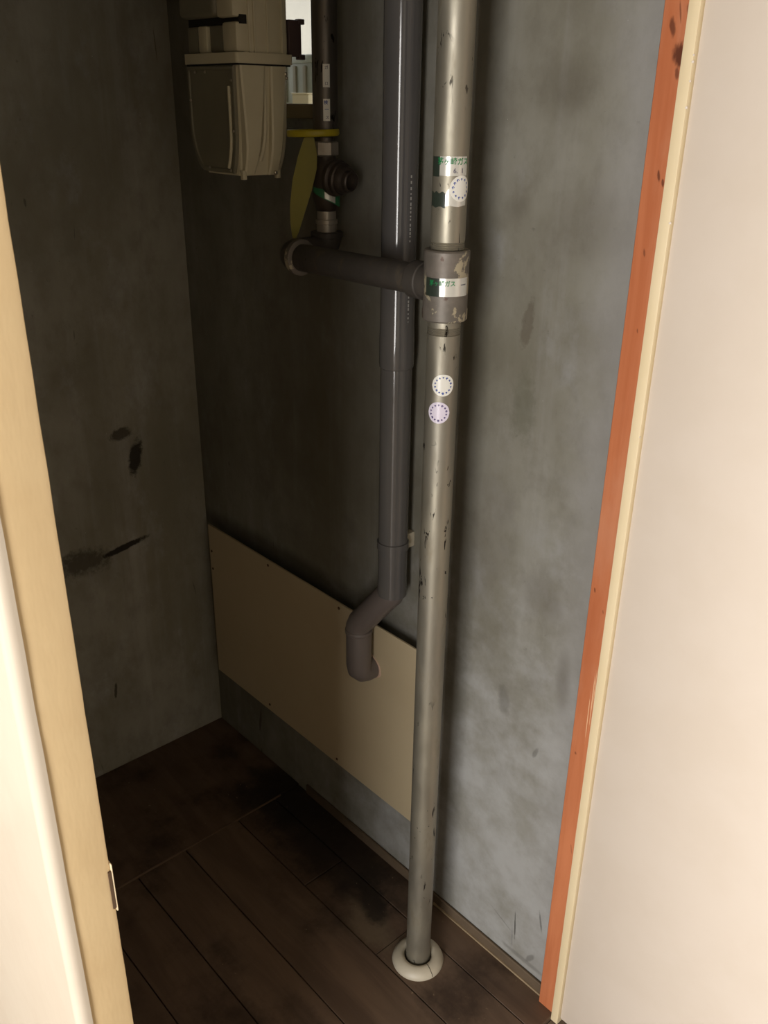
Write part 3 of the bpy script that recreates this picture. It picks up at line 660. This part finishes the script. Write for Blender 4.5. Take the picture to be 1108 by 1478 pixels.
tube('upper_elbow', [(DX, DY, 0.790), (DX, DY, 0.757), (DX - .004, DY - .001, 0.747), (DX - .012, DY - .003, 0.738), (OX + .014, YO + .003, 0.672), (OX + .005, YO + .001, 0.662), (OX, YO, 0.650), (OX, YO, 0.634)], 0.0260, m_pvc2, dr, seg=48)
tube('elbow_rim', [(OX, YO, .6345), (OX, YO, .636), (OX, YO, .643), (OX, YO, .6445)], [0.0262, 0.0276, 0.0276, 0.0260], m_pvc2, dr, seg=48)
tube('outlet_pipe', [(OX, YO, 0.636), (OX, YO, 0.560), (OX, YO + .002, 0.549), (OX, YO + .010, 0.541), (OX, YO + .018, 0.5385), (OX, PANY - 0.0005, 0.538)], OR, m_pvc2, dr, seg=48)
# straps to the wall
for z in (0.856, 1.81):
    st = boxes('strap', [(DX - .011, DX + .011, DY + .02, 0.0, z - .015, z + .015)], m_white, dr, 0.002)
    lathe('strap_band', [(0.0276 if z < 1 else .0288, z - .008), (0.0296 if z < 1 else .0305, z - .007), (0.0296 if z < 1 else .0305, z + .007), (0.0276 if z < 1 else .0288, z + .008)], m_pvc, dr, at=(DX, DY, 0), seg=48, sharp=30)
# faint pale print running down the pipe
v = []; f = []
rnd = random.Random(5); z = 1.50
while z > 1.25:
    h = rnd.uniform(.002, .005); a0 = math.radians(-8); r = 0.0287
    if not 1.33 < z < 1.40:
        b = len(v)
        for (t, zz) in ((a0, z), (a0 + .09, z), (a0 + .09, z - h), (a0, z - h)): v.append((DX + r * math.cos(t), DY + r * math.sin(t), zz))
        f.append((b, b + 1, b + 2, b + 3))
    z -= h + rnd.uniform(.0015, .005)
pyd('maker_print', v, f, m_white_print, dr)['kind'] = 'stuff'

# ------------------------------------------------------------------ cream board low on the wall
pb = empty('cover_board', (0.43, PANY, 0.2), 'cream board screwed low on the concrete wall behind the pipes', 'board')
PX0, PX1, PZ0, PZ1 = 0.056, 0.835, 0.208, 0.642
box('board', (PX0, PX1, PANY, PANY + 0.005, PZ0, PZ1), m_panel, pb, 0.0008, 1)
box('batten', (PX0 + .01, PX1 - .01, PANY + .005, 0.0, PZ0 + .01, PZ0 + .035), m_sill, pb)
box('batten', (PX0 + .01, PX1 - .01, PANY + .005, 0.0, PZ1 - .075, PZ1 - .05), m_sill, pb)
for (xx, zz) in ((.312, .629), (.568, .630), (.066, .52), (.292, .226), (.556, .221), (.066, .57)):
    lathe('screw', [(0.0034, 0), (0.0034, 0.0008), (0.002, 0.0018)], m_rust, pb, at=(xx, PANY, zz), axis=(0, -1, 0), seg=10)
lathe('hole_edge', [(OR + .0002, 0), (OR + .0030, 0), (OR + .0024, .0016), (OR + .0002, .0016)], m_chip, pb, at=(OX, PANY, 0.538), axis=(0, -1, 0), wob=lambda t, h: 0.05 * math.sin(3 * t + 1) + 0.03 * math.sin(7 * t))

# ------------------------------------------------------------------ put every empty at its thing's base without moving the parts
bpy.context.view_layer.update()
for o in list(C.objects):
    if o.type == 'EMPTY' and '_loc' in o:
        p = Vector(o['_loc']); del o['_loc']; o.location = p
        for ch in o.children: ch.location = ch.location - p
